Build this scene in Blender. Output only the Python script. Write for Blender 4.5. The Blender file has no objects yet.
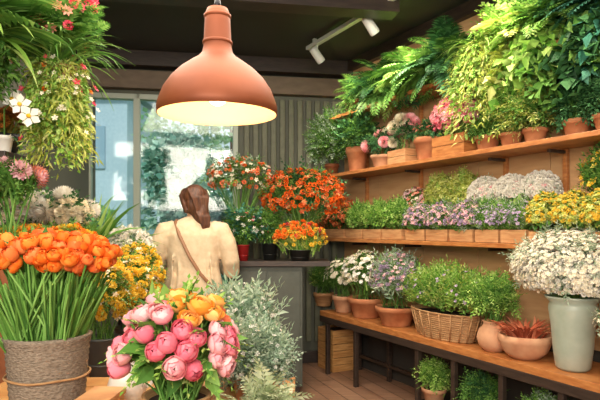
import bpy, math
import numpy as np
from mathutils import Vector, Matrix
rng = np.random.default_rng(11)
PI = math.pi
scene = bpy.context.scene
try:
    scene.view_settings.view_transform = 'Standard'
except Exception:
    pass

# ------------------------------------------------------------ materials
def lin(h):
    h = h.lstrip('#')
    c = [int(h[i:i+2], 16)/255 for i in (0, 2, 4)]
    return tuple(((x/12.92) if x < .04045 else ((x+.055)/1.055)**2.4) for x in c) + (1,)

_M = {}
def base_mat(name):
    m = bpy.data.materials.new(name); m.use_nodes = True
    nt = m.node_tree
    return m, nt, nt.nodes['Principled BSDF'], nt.nodes['Material Output']

def multi(name, cols, rough=.55, trans=.0):
    """petal / leaf material: colour picked per mesh island"""
    if name in _M: return _M[name]
    m, nt, b, out = base_mat(name)
    g = nt.nodes.new('ShaderNodeNewGeometry')
    r = nt.nodes.new('ShaderNodeValToRGB')
    while len(r.color_ramp.elements) < len(cols): r.color_ramp.elements.new(.5)
    for i, c in enumerate(cols):
        r.color_ramp.elements[i].position = i/max(1, len(cols)-1)
        r.color_ramp.elements[i].color = lin(c)
    nt.links.new(g.outputs['Random Per Island'], r.inputs['Fac'])
    nt.links.new(r.outputs['Color'], b.inputs['Base Color'])
    b.inputs['Roughness'].default_value = rough
    b.inputs['Specular IOR Level'].default_value = .2
    if trans > 0:
        t = nt.nodes.new('ShaderNodeBsdfTranslucent')
        mx = nt.nodes.new('ShaderNodeMixShader'); mx.inputs[0].default_value = trans
        nt.links.new(r.outputs['Color'], t.inputs['Color'])
        nt.links.new(b.outputs[0], mx.inputs[1]); nt.links.new(t.outputs[0], mx.inputs[2])
        nt.links.new(mx.outputs[0], out.inputs['Surface'])
    _M[name] = m
    return m

def solid(name, col, rough=.6, metal=0, noise=None, scale=(8, 8, 8), nscale=3, bump=0, emit=0, detail=4):
    if name in _M: return _M[name]
    m, nt, b, out = base_mat(name)
    b.inputs['Roughness'].default_value = rough
    b.inputs['Metallic'].default_value = metal
    if noise is None:
        b.inputs['Base Color'].default_value = lin(col)
    else:
        tc = nt.nodes.new('ShaderNodeTexCoord'); mp = nt.nodes.new('ShaderNodeMapping')
        mp.inputs['Scale'].default_value = scale
        n = nt.nodes.new('ShaderNodeTexNoise'); n.inputs['Scale'].default_value = nscale
        n.inputs['Detail'].default_value = detail
        r = nt.nodes.new('ShaderNodeValToRGB')
        r.color_ramp.elements[0].position = .3; r.color_ramp.elements[1].position = .7
        r.color_ramp.elements[0].color = lin(col); r.color_ramp.elements[1].color = lin(noise)
        nt.links.new(tc.outputs['Object'], mp.inputs[0]); nt.links.new(mp.outputs[0], n.inputs['Vector'])
        nt.links.new(n.outputs['Fac'], r.inputs['Fac']); nt.links.new(r.outputs['Color'], b.inputs['Base Color'])
        if bump:
            bp = nt.nodes.new('ShaderNodeBump'); bp.inputs['Strength'].default_value = bump
            bp.inputs['Distance'].default_value = .01
            nt.links.new(n.outputs['Fac'], bp.inputs['Height']); nt.links.new(bp.outputs[0], b.inputs['Normal'])
    if emit:
        b.inputs['Emission Color'].default_value = lin(col); b.inputs['Emission Strength'].default_value = emit
    _M[name] = m
    return m

def planks(name, c1, c2, seam, w, l, rough=.5, rot=0):
    if name in _M: return _M[name]
    m, nt, b, out = base_mat(name)
    tc = nt.nodes.new('ShaderNodeTexCoord'); mp = nt.nodes.new('ShaderNodeMapping')
    mp.inputs['Rotation'].default_value = (0, 0, rot)
    br = nt.nodes.new('ShaderNodeTexBrick'); br.inputs['Scale'].default_value = 1
    br.inputs['Brick Width'].default_value = l; br.inputs['Row Height'].default_value = w
    br.inputs['Mortar Size'].default_value = .004
    br.inputs['Color1'].default_value = lin(c1); br.inputs['Color2'].default_value = lin(c2)
    br.inputs['Mortar'].default_value = lin(seam)
    mp2 = nt.nodes.new('ShaderNodeMapping'); mp2.inputs['Rotation'].default_value = (0, 0, rot)
    mp2.inputs['Scale'].default_value = (2, 30, 2)
    n = nt.nodes.new('ShaderNodeTexNoise'); n.inputs['Scale'].default_value = 2
    mx = nt.nodes.new('ShaderNodeMix'); mx.data_type = 'RGBA'; mx.blend_type = 'MULTIPLY'
    mx.inputs[0].default_value = .6
    r = nt.nodes.new('ShaderNodeValToRGB'); r.color_ramp.elements[0].color = (.45, .42, .4, 1)
    r.color_ramp.elements[0].position = .3; r.color_ramp.elements[1].position = .65
    nt.links.new(tc.outputs['Object'], mp.inputs[0]); nt.links.new(mp.outputs[0], br.inputs['Vector'])
    nt.links.new(tc.outputs['Object'], mp2.inputs[0]); nt.links.new(mp2.outputs[0], n.inputs['Vector'])
    nt.links.new(n.outputs['Fac'], r.inputs['Fac'])
    nt.links.new(br.outputs['Color'], mx.inputs[6]); nt.links.new(r.outputs['Color'], mx.inputs[7])
    nt.links.new(mx.outputs[2], b.inputs['Base Color'])
    b.inputs['Roughness'].default_value = rough
    _M[name] = m
    return m

# leaves
G_MID = multi('leaf_mid', ['#3e6a30', '#60903c', '#8cb25a'], trans=.25)
G_DARK = multi('leaf_dark', ['#224426', '#3a683c', '#5e9258'], trans=.2)
G_BRIGHT = multi('leaf_bright', ['#6a9e3a', '#94bc54', '#bed47e'], trans=.3)
G_YEL = multi('leaf_yellowgreen', ['#929f3e', '#b6be58', '#dada8e'], trans=.3)
G_SAGE = multi('leaf_sage', ['#748c70', '#a0b496', '#c8d4bc'], trans=.2)
G_SILVER = multi('leaf_silver', ['#6c8c70', '#9ab298', '#c4d2bc', '#86a286'], trans=.2)
G_TEAL = multi('leaf_teal', ['#255646', '#3f7c64', '#68a084'], trans=.2)
STEM = multi('stem_green', ['#4a7a30', '#6c9a44', '#8cb860'], trans=.1)
BARK = solid('bark', '#4a3626', .8, noise='#6d5138')
# petals
ORANGE = multi('petal_orange', ['#e8601a', '#f57e28', '#fd9c44'], trans=.15)
ORMIX = multi('petal_orange_coral', ['#e8602a', '#f27838', '#f99458'], trans=.15)
ORDEEP = multi('petal_deep_orange', ['#cf4a1c', '#ea681e', '#f58c3c'], trans=.15)
RUST = multi('petal_rust', ['#b44c30', '#dc7444', '#e6a066'], trans=.15)
PINK = multi('petal_pink', ['#e8697f', '#f08092', '#f59aa6'], trans=.15)
LPINK = multi('petal_light_pink', ['#f29aa4', '#f8b4b8', '#fccccc'], trans=.15)
CORAL = multi('petal_coral', ['#f0724a', '#f68c60', '#fbaa7c'], trans=.15)
APRI = multi('petal_apricot', ['#f29a34', '#f8b454', '#fccc80'], trans=.15)
YELLOW = multi('petal_yellow', ['#dfac20', '#f0c83c', '#f6de74'], trans=.2)
WHITE = multi('petal_white', ['#e4ded0', '#eee9de', '#f6f3ec'], trans=.15)
CREAM = multi('petal_cream', ['#e4d6b8', '#eee2c8', '#f6efda'], trans=.15)
LAV = multi('petal_lavender', ['#8e7698', '#aa92b2', '#c8b4c8'], trans=.2)
MAUVE = multi('petal_mauve', ['#c88a96', '#dcacb0', '#eccccc'], trans=.2)
RED = multi('petal_red', ['#c42236', '#de3c54', '#ec6c84'], trans=.2)
SALMON = multi('petal_salmon', ['#d9745e', '#e8927a', '#f2b098'], trans=.2)
# pots
TERRA = solid('terracotta', '#a8623c', .75, noise='#c6855a', nscale=4, scale=(3, 3, 3), bump=.2)
TERRA_L = solid('terracotta_light', '#c08662', .75, noise='#d8a680', nscale=4, scale=(3, 3, 3), bump=.2)
CLAY_D = solid('clay_dark', '#7d4526', .7, noise='#9d5c36', nscale=4, scale=(3, 3, 3))
BLACKPOT = solid('black_pot', '#20211f', .45)
ZINC = solid('zinc', '#6a6f6c', .5, .5)
CELADON = solid('celadon_glaze', '#909a88', .4, noise='#b2b8a8', nscale=3, scale=(2, 2, 2))
CERAMIC = solid('white_ceramic', '#e4ddd2', .3)
WICKER = solid('wicker', '#94683f', .75, noise='#c49a6c', nscale=6, scale=(3, 3, 30), bump=.6)
BURLAP = solid('burlap', '#6e6052', .9, noise='#9c8c7a', nscale=10, scale=(8, 8, 20), bump=.8)
SOIL = solid('soil', '#2b1d14', .95, noise='#3f2b1d', nscale=30)
WOODL = solid('wood_light', '#a9743f', .5, noise='#cf9d62', nscale=3, scale=(3, 3, 22), bump=.1)
WOODS = solid('wood_shelf', '#9a5a2c', .45, noise='#bf8048', nscale=3, scale=(4, 4, 20), bump=.1)
WOODC = solid('wood_crate', '#b0764a', .6, noise='#d09e6c', nscale=3, scale=(3, 3, 26), bump=.1)
WOODD = solid('wood_dark', '#2c211b', .5, noise='#3f3128', nscale=3, scale=(3, 3, 20))
METAL = solid('dark_metal', '#26262a', .4, .7)

# ------------------------------------------------------------ mesh builder
def norm(a): return a/np.maximum(np.linalg.norm(a, axis=-1, keepdims=True), 1e-9)

class T:
    def __init__(s, V, F):
        s.V = np.array(V, float); s.idx = np.array([i for f in F for i in f], int)
        s.sz = np.array([len(f) for f in F], int)

def merge(parts):
    V = []; F = []; n = 0
    for v, f in parts:
        V += list(v); F += [tuple(i+n for i in q) for q in f]; n += len(v)
    return T(V, F)

CLAMP = [False]
class MB:
    def __init__(s): s.v = []; s.l = []; s.z = []; s.m = []; s.s = []; s.n = 0; s.mats = []
    def mi(s, m):
        if m not in s.mats: s.mats.append(m)
        return s.mats.index(m)
    def inst(s, t, pos, R, sc, mat, smooth=False):
        pos = np.atleast_2d(pos); K = len(pos)
        if K == 0: return
        sc = np.asarray(sc, float)
        if sc.ndim == 0: sc = np.full(K, float(sc))
        if sc.ndim == 1: sc = np.repeat(sc[:, None], 3, 1)
        V = t.V[None]*sc[:, None, :]
        P = np.einsum('kij,knj->kni', R, V)+pos[:, None, :]
        n = len(t.V)
        s.v.append(P.reshape(-1, 3))
        s.l.append((t.idx[None]+(np.arange(K)*n)[:, None]+s.n).ravel())
        s.z.append(np.tile(t.sz, K)); s.n += K*n
        Fn = K*len(t.sz)
        s.m.append(np.full(Fn, s.mi(mat))); s.s.append(np.full(Fn, smooth))
    def raw(s, V, F, mat, smooth=False):
        s.inst(T(V, F), np.zeros((1, 3)), np.eye(3)[None], 1., mat, smooth)
    def build(s, name, bevel=0):
        me = bpy.data.meshes.new(name)
        v = np.concatenate(s.v); l = np.concatenate(s.l); z = np.concatenate(s.z)
        if CLAMP[0]:      # leaves rest against the wall instead of growing through it
            d = -(v-P0)@N; k = np.maximum(0, d-(WD-.022)); v = v+N*k[:, None]
            bn = np.array([bd[1], -bd[0], 0]); q = (v-np.array([corner[0], corner[1], 0]))@bn
            v = v+bn*np.maximum(0, .06-q)[:, None]
            v[:, 2] = np.clip(v[:, 2], .002, 2.985)
        me.vertices.add(len(v)); me.vertices.foreach_set('co', v.ravel())
        me.loops.add(len(l)); me.loops.foreach_set('vertex_index', l.astype(np.int32))
        me.polygons.add(len(z))
        st = np.concatenate([[0], np.cumsum(z)[:-1]])
        me.polygons.foreach_set('loop_start', st.astype(np.int32))
        me.polygons.foreach_set('material_index', np.concatenate(s.m).astype(np.int32))
        me.polygons.foreach_set('use_smooth', np.concatenate(s.s))
        me.update(calc_edges=True); me.validate()
        for m in s.mats: me.materials.append(m)
        o = bpy.data.objects.new(name, me); scene.collection.objects.link(o)
        if bevel:
            b = o.modifiers.new('bevel', 'BEVEL'); b.width = bevel; b.segments = 2; b.limit_method = 'ANGLE'
        return o

def orientY(D, noise=.4, up=(0, 0, 1)):
    D = norm(np.atleast_2d(D)); K = len(D)
    Uq = np.array(up)[None]+noise*rng.normal(size=(K, 3))
    x = norm(np.cross(D, Uq)); z = np.cross(x, D)
    return np.stack([x, D, z], 2)
def orientZ(D):
    D = norm(np.atleast_2d(D)); Uq = rng.normal(size=D.shape)
    x = norm(np.cross(Uq, D)); y = np.cross(D, x)
    return np.stack([x, y, D], 2)
def Rz(a):
    c, s = math.cos(a), math.sin(a)
    return np.array([[c, -s, 0], [s, c, 0], [0, 0, 1.]])

# ------------------------------------------------------------ templates
def p_leaf(w=.3, fold=.08, droop=.15):
    return ([(0, 0, 0), (-w, .42, fold), (0, .5, 0), (w, .42, fold), (0, 1, -droop)],
            [(0, 2, 1), (0, 3, 2), (1, 2, 4), (2, 3, 4)])
def xf(part, R=None, s=1, o=(0, 0, 0)):
    v = np.array(part[0], float)*s
    if R is not None: v = v@np.array(R).T
    return (v+np.array(o), part[1])
def Rx(a):
    c, s = math.cos(a), math.sin(a); return np.array([[1, 0, 0], [0, c, -s], [0, s, c]])
T_LEAF = merge([p_leaf()]); T_THIN = merge([p_leaf(.1, .02, .2)]); T_ROUND = merge([p_leaf(.48, .1, .1)])
def t_blade(w=.05, bend=1.2, n=5):
    V = []; F = []; y = z = 0.
    for i in range(n+1):
        s = i/n; a = 0-bend*s
        if i: y += math.cos(a)/n; z += math.sin(a)/n
        ww = w*(1-s**2)+.002
        V += [(-ww, y, z+.3*ww), (0, y, z), (ww, y, z+.3*ww)]
    for i in range(n):
        b = 3*i; F += [(b, b+1, b+4, b+3), (b+1, b+2, b+5, b+4)]
    return T(V, F)
T_BLADE = t_blade(); T_BLADE_S = t_blade(.045, .3, 4); T_STRAP = t_blade(.09, 1.6, 7); T_GRASS = t_blade(.018, 1.7, 7)
def t_frond(n=12, lp=.3, bend=1.2, w=.2):
    parts = []; y = z = 0; pts = [(0, 0, 0, 0)]
    for i in range(n):
        a = -bend*(i+1)/n; y += math.cos(a)/n; z += math.sin(a)/n; pts.append((0, y, z, a))
    V = []; F = []
    for i, (x, yy, zz, a) in enumerate(pts):
        V += [(-.006, yy, zz), (.006, yy, zz)]
        if i: F.append((2*i-2, 2*i-1, 2*i+1, 2*i))
    parts.append((V, F))
    for i in range(1, n+1):
        s = i/n; L = lp*(math.sin(PI*(.12+.85*s))**.7)
        for sg in (-1, 1):
            R = Rx(pts[i][3])@Rz(sg*(-1.15+.35*s))
            lf = ([(0, 0, 0), (-w, .4, .03), (w, .4, .03), (0, 1, -.12)], [(0, 2, 1), (1, 2, 3)])
            parts.append(xf(lf, R, L, pts[i][:3]))
    return merge(parts)
T_FERN = t_frond(14, .26, 1.3, .16); T_PALM = t_frond(16, .5, 1.0, .07); T_FERN_S = t_frond(9, .3, .9, .2)
def t_sprig(n=7, w=.3, ls=.35, bend=.4):
    parts = []; V = []; F = []
    y = z = 0; k = 0
    for i in range(n+1):
        s = i/n; a = -bend*s
        V += [(-.008, y, z), (.008, y, z)]
        if i: F.append((2*i-2, 2*i-1, 2*i+1, 2*i))
        if i:
            sg = -1 if i % 2 else 1
            R = Rz(sg*-.9)@Rx(.3*((i % 3)-1)) if i < n else Rx(0)
            parts.append(xf(p_leaf(w), R, ls*(1-.4*s), (0, y, z)))
        y += math.cos(a)/n; z += math.sin(a)/n
    parts.append((V, F))
    return merge(parts)
T_SPRIG = t_sprig(); T_SPRIG_T = t_sprig(9, .14, .4); T_SPRIG_R = t_sprig(6, .5, .4, .5)
def t_daisy(n=8, w=.22, tilt=.25, c=.2):
    parts = []
    for i in range(n):
        R = Rz(2*PI*i/n)@Rx(tilt)
        parts.append(xf(([(0, 0, 0), (-w, .6, 0), (w, .6, 0), (0, 1, -.05)], [(0, 2, 1), (1, 2, 3)]), R))
    return merge(parts)
T_DAISY = t_daisy(); T_STAR = t_daisy(5, .3, .3)
def t_mum(n=70, w=.16, zmin=-.35):
    parts = []
    for i in range(n):
        z = 1-(i+.5)/n*(1-zmin); ph = i*2.39996; r = math.sqrt(max(0, 1-z*z))
        el = math.asin(z)
        R = Rz(ph)@Rx(el)
        parts.append(xf(([(0, .35, 0), (-w, .75, .05), (w, .75, .05), (0, 1, .12)], [(0, 2, 1), (1, 2, 3)]), R))
    return merge(parts)
T_MUM = t_mum(); T_MUM_S = t_mum(26, .24); T_MUM_L = t_mum(170, .1)
def t_ball(seg=7, rings=5):
    V = [(0, 0, 1)]; F = []
    for i in range(1, rings):
        a = PI*i/rings
        for j in range(seg): V.append((math.sin(a)*math.cos(2*PI*j/seg), math.sin(a)*math.sin(2*PI*j/seg), math.cos(a)))
    V.append((0, 0, -1)); L = len(V)-1
    for j in range(seg):
        F.append((0, 1+j, 1+(j+1) % seg))
        for i in range(rings-2):
            a = 1+i*seg; F.append((a+j, a+seg+j, a+seg+(j+1) % seg, a+(j+1) % seg))
        F.append((1+(rings-2)*seg+j, L, 1+(rings-2)*seg+(j+1) % seg))
    return T(V, F)
T_BALL = t_ball(); T_BALLH = t_ball(20, 14)
def t_ranun(layers, nu=4, nv=6, zs=.9):
    """globular layered bloom: (n petals, radius, top latitude deg, lip flare)"""
    parts = []
    for li, (np_, R, top, flare) in enumerate(layers):
        for k in range(np_):
            a0 = 2*PI*k/np_+li*.6; wid = PI/np_*1.45
            V = []; F = []
            for j in range(nv+1):
                v = j/nv; lat = math.radians(-75+(top+75)*v)
                ws = wid*(.75+.25*math.sin(PI*v))
                if v > .8: ws *= 1-(v-.8)*1.6
                for i in range(nu+1):
                    u = 2*i/nu-1
                    rr = R*(1+flare*v**3+(.04 if u > 0 else -.02)*u*u)
                    la = lat-.12*u*u*v
                    a = a0+u*ws
                    V.append((rr*math.cos(la)*math.cos(a), rr*math.cos(la)*math.sin(a), rr*zs*math.sin(la)+R*.2))
            for j in range(nv):
                for i in range(nu):
                    b = j*(nu+1)+i; F.append((b, b+1, b+nu+2, b+nu+1))
            parts.append((V, F))
    return merge(parts)
T_RAN = t_ranun([(5, 1., 30, .12), (5, .9, 52, .05), (4, .76, 70, 0), (3, .62, 84, 0)])
T_RAN_C = t_ranun([(4, .92, 58, .02), (4, .84, 74, 0), (3, .7, 86, 0)], zs=1.15)
T_RAN_O = t_ranun([(6, 1.05, 12, .25), (5, .92, 38, .1), (5, .76, 60, .03), (3, .58, 82, 0)])

# ------------------------------------------------------------ helpers on MB
def tube_stems(mb, B, Tp, r, mat, bulge=.35, segs=4):
    K = len(B); sides = 3
    M = np.stack([B[:, 0]*(1-bulge)+Tp[:, 0]*bulge, B[:, 1]*(1-bulge)+Tp[:, 1]*bulge, B[:, 2]*.4+Tp[:, 2]*.6], 1)
    V = []; ang = np.arange(sides)*2*PI/sides
    for i in range(segs+1):
        s = i/segs
        p = (1-s)**2*B+2*s*(1-s)*M+s*s*Tp
        for a in ang: V.append(p+np.array([math.cos(a)*r, math.sin(a)*r, 0]))
    V = np.stack(V, 1).reshape(-1, 3); n = (segs+1)*sides
    F = []
    for i in range(segs):
        for j in range(sides):
            F.append((i*sides+j, i*sides+(j+1) % sides, (i+1)*sides+(j+1) % sides, (i+1)*sides+j))
    F = np.array(F)
    FF = (F[None]+(np.arange(K)*n)[:, None, None]).reshape(-1, 4)
    mb.v.append(V); mb.l.append((FF+mb.n).ravel()); mb.z.append(np.full(len(FF), 4)); mb.n += len(V)
    mb.m.append(np.full(len(FF), mb.mi(mat))); mb.s.append(np.full(len(FF), True))

def tube(mb, pts, rad, mat, seg=12, cap=True, smooth=True):
    pts = np.array(pts, float); n = len(pts)
    rad = np.array(rad, float)
    if rad.ndim == 0: rad = np.full(n, float(rad))
    if rad.ndim == 1: rad = np.stack([rad, rad], 1)
    V = []; F = []
    x = None
    for i in range(n):
        t = norm(pts[min(i+1, n-1)]-pts[max(i-1, 0)])
        ref = np.array([1., 0, 0]) if x is None else x
        if x is None and abs(t[0]) > .9: ref = np.array([0, 1., 0])
        x = norm(ref-t*np.dot(ref, t)); y = np.cross(t, x)
        for j in range(seg):
            a = 2*PI*j/seg; V.append(pts[i]+x*math.cos(a)*rad[i, 0]+y*math.sin(a)*rad[i, 1])
    for i in range(n-1):
        for j in range(seg):
            k = (j+1) % seg; F.append((i*seg+j, i*seg+k, (i+1)*seg+k, (i+1)*seg+j))
    if cap:
        F.append(tuple(range(seg-1, -1, -1))); F.append(tuple((n-1)*seg+j for j in range(seg)))
    mb.raw(V, F, mat, smooth)

def lathe(mb, prof, c, mat, seg=28, rot=0, sx=1, sy=1, smooth=True):
    V = []; F = []; R = Rz(rot)
    for r, z in prof:
        for j in range(seg):
            a = 2*PI*j/seg; V.append(R@np.array([r*math.cos(a)*sx, r*math.sin(a)*sy, z])+np.array(c))
    n = len(prof)
    for i in range(n-1):
        for j in range(seg):
            k = (j+1) % seg; F.append((i*seg+j, i*seg+k, (i+1)*seg+k, (i+1)*seg+j))
    mb.raw(V, F, mat, smooth)

def box(mb, c, size, mat, rot=0):
    x, y, z = [q/2 for q in size]
    V = np.array([(-x, -y, -z), (x, -y, -z), (x, y, -z), (-x, y, -z), (-x, -y, z), (x, -y, z), (x, y, z), (-x, y, z)])
    V = V@Rz(rot).T+np.array(c)
    mb.raw(V, [(0, 3, 2, 1), (4, 5, 6, 7), (0, 1, 5, 4), (1, 2, 6, 5), (2, 3, 7, 6), (3, 0, 4, 7)], mat)

def pot(mb, kind, b, r, h, rot=0, sx=1, sy=1, mat=None):
    b = tuple(b)
    if kind == 'terra':
        m = mat or TERRA
        lathe(mb, [(0, 0), (r*.68, 0), (r*.72, h*.05), (r*.93, h*.74), (r*1.03, h*.75), (r*1.05, h*.97), (r*1.02, h), (r*.93, h), (r*.9, h*.86), (0, h*.86)], b, m, 28, rot, sx, sy)
        lathe(mb, [(0, h*.9), (r*.9, h*.88)], b, SOIL, 28, rot, sx, sy)
    elif kind == 'bulb':
        m = mat or TERRA_L
        lathe(mb, [(0, 0), (r*.6, 0), (r*.9, h*.2), (r*1.02, h*.42), (r*.92, h*.68), (r*.62, h*.86), (r*.6, h*.93), (r*.7, h), (r*.6, h), (r*.5, h*.9), (0, h*.88)], b, m, 32, rot, sx, sy)
    elif kind == 'bowl':
        m = mat or TERRA_L
        lathe(mb, [(0, 0), (r*.55, 0), (r*.85, h*.3), (r*1.0, h*.7), (r*1.04, h*.78), (r*1.0, h), (r*.93, h), (r*.9, h*.85), (0, h*.8)], b, m, 32, rot, sx, sy)
    elif kind == 'bucket':
        m = mat or BLACKPOT
        lathe(mb, [(0, 0), (r*.75, 0), (r*.97, h*.93), (r*1.04, h*.94), (r*1.04, h), (r*.95, h), (r*.92, h*.85), (0, h*.85)], b, m, 28, rot, sx, sy)
        lathe(mb, [(r*.82, h*.3), (r*.86, h*.32), (r*.83, h*.34)], b, m, 28, rot, sx, sy)
    elif kind == 'vase':
        m = mat or CELADON
        lathe(mb, [(0, 0), (r*.62, 0), (r*.72, h*.04), (r*.82, h*.3), (r*.9, h*.6), (r*1.0, h*.82), (r*.98, h*.88), (r*.93, h*.91), (r*1.12, h*.97), (r*1.15, h), (r*1.05, h), (r*.85, h*.9), (0, h*.88)], b, m, 36, rot, sx, sy)
    elif kind == 'basket':
        m = mat or WICKER
        n = 13; prof = [(0, 0), (r*.8, 0)]
        for i in range(n):
            z = h*(i+.1)/n*.97; w = r*(.8+.22*i/n)
            prof += [(w, z), (w+r*.035, z+h*.35/n), (w+r*.035, z+h*.6/n), (w, z+h*.85/n)]
        prof += [(r*1.07, h*.96), (r*1.08, h), (r*.95, h), (r*.9, h*.85), (0, h*.85)]
        lathe(mb, prof, b, m, 40, rot, sx, sy)
        for j in range(20):
            a = 2*PI*j/20; q = []
            for s in (0.02, .5, .97):
                w = r*(.8+.22*s)+r*.04
                q.append(Rz(rot)@np.array([w*math.cos(a)*sx, w*math.sin(a)*sy, s*h])+np.array(b))
            tube(mb, q, r*.02, m, 5)
        lathe(mb, [(0, h*.88), (r*.9, h*.88)], b, SOIL, 28, rot, sx, sy)
    elif kind == 'crate':
        m = mat or WOODC
        X = r*sx; Y = r*sy; R = Rz(rot); B = np.array(b); th = .008
        ns = 1 if h < .1 else 2
        for i in range(ns):
            zc = h*(i+.5)/ns; hh = h/ns-.004
            for sg in (-1, 1):
                box(mb, B+R@np.array([0, sg*(Y-th/2), zc]), (2*X, th, hh), m, rot)
                box(mb, B+R@np.array([sg*(X-th/2), 0, zc]), (th, 2*Y-2*th, hh), m, rot)
        for sg in (-1, 1):
            for s2 in (-1, 1):
                box(mb, B+R@np.array([sg*(X-.016), s2*(Y-.016), h/2]), (.016, .016, h*.98), m, rot)
        box(mb, B+np.array([0, 0, h*.42]), (2*X-2*th, 2*Y-2*th, h*.8), SOIL, rot)

def dome(n, c, r, rot=0, shell=(.7, 1.0), zmin=-.3):
    d = rng.normal(size=(n*6+20, 3)); d = norm(d); d = d[d[:, 2] > zmin][:n]
    rad = rng.uniform(shell[0], shell[1], len(d))[:, None]
    r = np.array(r); R = Rz(rot)
    p = (d*rad*r)@R.T+np.array(c); nn = norm(d/r)@R.T
    return p, norm(nn)

SMOOTH_T = (T_RAN, T_RAN_C, T_RAN_O, T_BALL)
def plant(name, base, kind, pr, ph, dc, dr, leaves=(), flowers=(), rot=0, psx=1, psy=1, pmat=None, stems=40, stem_r=.0025, mb=None, stem_mat=None, floorz=None):
    own = mb is None
    mb = mb or MB(); base = np.array(base, float)
    if kind: pot(mb, kind, base, pr, ph, rot, psx, psy, pmat)
    c = base+(np.array([0, 0, dc]) if np.isscalar(dc) else np.array(dc))
    mouth = base+np.array([0, 0, ph*.9])
    R = Rz(rot)
    def fix(p):
        if floorz is not None: p[:, 2] = np.maximum(p[:, 2], floorz)
        return p
    for (tp, mat, n, size, mode) in leaves:
        p, nn = dome(n, c, dr, rot, (.3, .95), -.5 if mode != 'top' else 0)
        K = len(p)
        if mode == 'up': D = nn*.6+np.array([0, 0, 1.])+rng.normal(size=(K, 3))*.3; p = p-norm(D)*size*.5
        elif mode == 'down': D = nn+np.array([0, 0, -.8])+rng.normal(size=(K, 3))*.3
        elif mode == 'crown':
            p = mouth+rng.normal(size=(K, 3))*np.array([.02, .02, .01]); D = nn+np.array([0, 0, .35])
        else: D = nn+rng.normal(size=(K, 3))*.5
        mb.inst(tp, fix(p), orientY(D, .35), size*rng.uniform(.65, 1.2, K), mat)
    alltips = []
    for (tp, mat, n, size, mode) in flowers:
        sh = (.98, 1.12) if mode != 'in' else (.7, 1.08)
        zm = -.25 if mode != 'top' else .15
        if mode in ('low', 'in'): zm = -.7
        p, nn = dome(n, c, dr, rot, sh, zm); K = len(p); p = fix(p)
        up = .5 if mode != 'face' else 0
        mb.inst(tp, p, orientZ(nn+np.array([0, 0, up])+rng.normal(size=(K, 3))*.15), size*rng.uniform(.75, 1.15, K), mat, tp in SMOOTH_T)
        alltips.append(p)
    if stems:
        if alltips:
            tp_ = np.concatenate(alltips); tp_ = tp_[rng.permutation(len(tp_))[:stems]]
        else: tp_, _ = dome(stems, c, np.array(dr)*.85, rot)
        loc = rng.uniform(-1, 1, size=(len(tp_), 3))*np.array([pr*psx*.6, pr*psy*.6, 0])
        tube_stems(mb, mouth+loc@R.T, tp_, stem_r, stem_mat or STEM)
    if own: return mb.build(name)
    return mb

def cascade(mb, c, r, n, length, tp, size, mat, rot=0, sx=1, sy=1, per=26, spread=.5, fl=None, ymin=None):
    P = []; D = []
    for k in range(n):
        a = rng.uniform(0, 2*PI); L = length*rng.uniform(.45, 1.05)
        dr = np.array([math.cos(a)*sx, math.sin(a)*sy, 0])@Rz(rot).T
        p = np.array(c)+dr*r*rng.uniform(.3, 1.); out = spread*rng.uniform(.5, 1.2)
        ph = rng.uniform(0, 6)
        for i in range(per):
            s = i/per
            q = p+dr*out*(s**.6)*.35+np.array([math.sin(ph+s*7)*.012, math.cos(ph+s*6)*.012, .1*math.sin(PI*min(1, s*3))*size*5*.3-L*s**1.2])
            P.append(q+rng.normal(size=3)*size*.25); D.append(dr*.8+np.array([0, 0, -.7])+rng.normal(size=3)*.6)
    P = np.array(P); D = np.array(D)
    mb.inst(tp, P, orientY(D, .5), size*rng.uniform(.6, 1.2, len(P)), mat)
    for (ft, fm, fn, fs) in (fl or ()):
        s = rng.permutation(len(P))[:fn]
        dd = P[s]-np.array(c); dd[:, 2] = 0; dd = norm(dd)
        mb.inst(ft, P[s]+dd*.05, orientZ(dd+np.array([0, -.6, .6])), fs*rng.uniform(.7, 1.2, len(s)), fm)
    return mb

# ------------------------------------------------------------ layout frames
F = 550.; H = 1.35
def XW(px, Y): return (px-300)/F*Y
U = np.array([-.468, .883, 0.]); U = U/np.linalg.norm(U)
N = np.array([U[1]*-1, U[0], 0.])      # towards room
ROT = math.atan2(U[1], U[0])
P0 = np.array([.23, 5.05, 0.])
def SP(t, d, z): return P0+U*t-N*d+np.array([0, 0, z])
def tpx(px, d):
    k = (px-300)/F; b = P0-N*d
    return (b[0]-k*b[1])/(-U[0]+k*U[1])
WD = .45        # wall offset behind front edge

# ------------------------------------------------------------ room
def wall_box(name, c, size, mat, rot=0, bevel=0):
    mb = MB(); box(mb, (0, 0, 0), size, mat)
    o = mb.build(name, bevel); o.location = c; o.rotation_euler = (0, 0, rot); return o
FLOORM = planks('floor_planks', '#a9836a', '#8e6a54', '#4a3528', .14, 1.6, .4, 1.2)
CEILM = solid('ceiling_charcoal', '#343230', .7, noise='#3c3a37', nscale=2, scale=(1, 1, 1))
GREYW = solid('wall_grey_green', '#5a5b4e', .8, noise='#65665a', nscale=2, scale=(1, 1, 1))
DARKW = solid('wall_dark', '#35302b', .8, noise='#3f3a34', nscale=2, scale=(1, 1, 1))
PANEL = solid('wall_plywood', '#b3865a', .55, noise='#cca274', nscale=2.2, scale=(1.2, 1.2, 9), bump=.05)
BEAM = solid('beam_brown', '#645342', .6, noise='#75624e', nscale=3, scale=(1, 8, 8))
wall_box('floor', (0, 2.2, -.05), (9, 9.2, .1), FLOORM)
wall_box('ceiling', (0, 2.0, 3.05), (8, 9, .1), CEILM)
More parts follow.
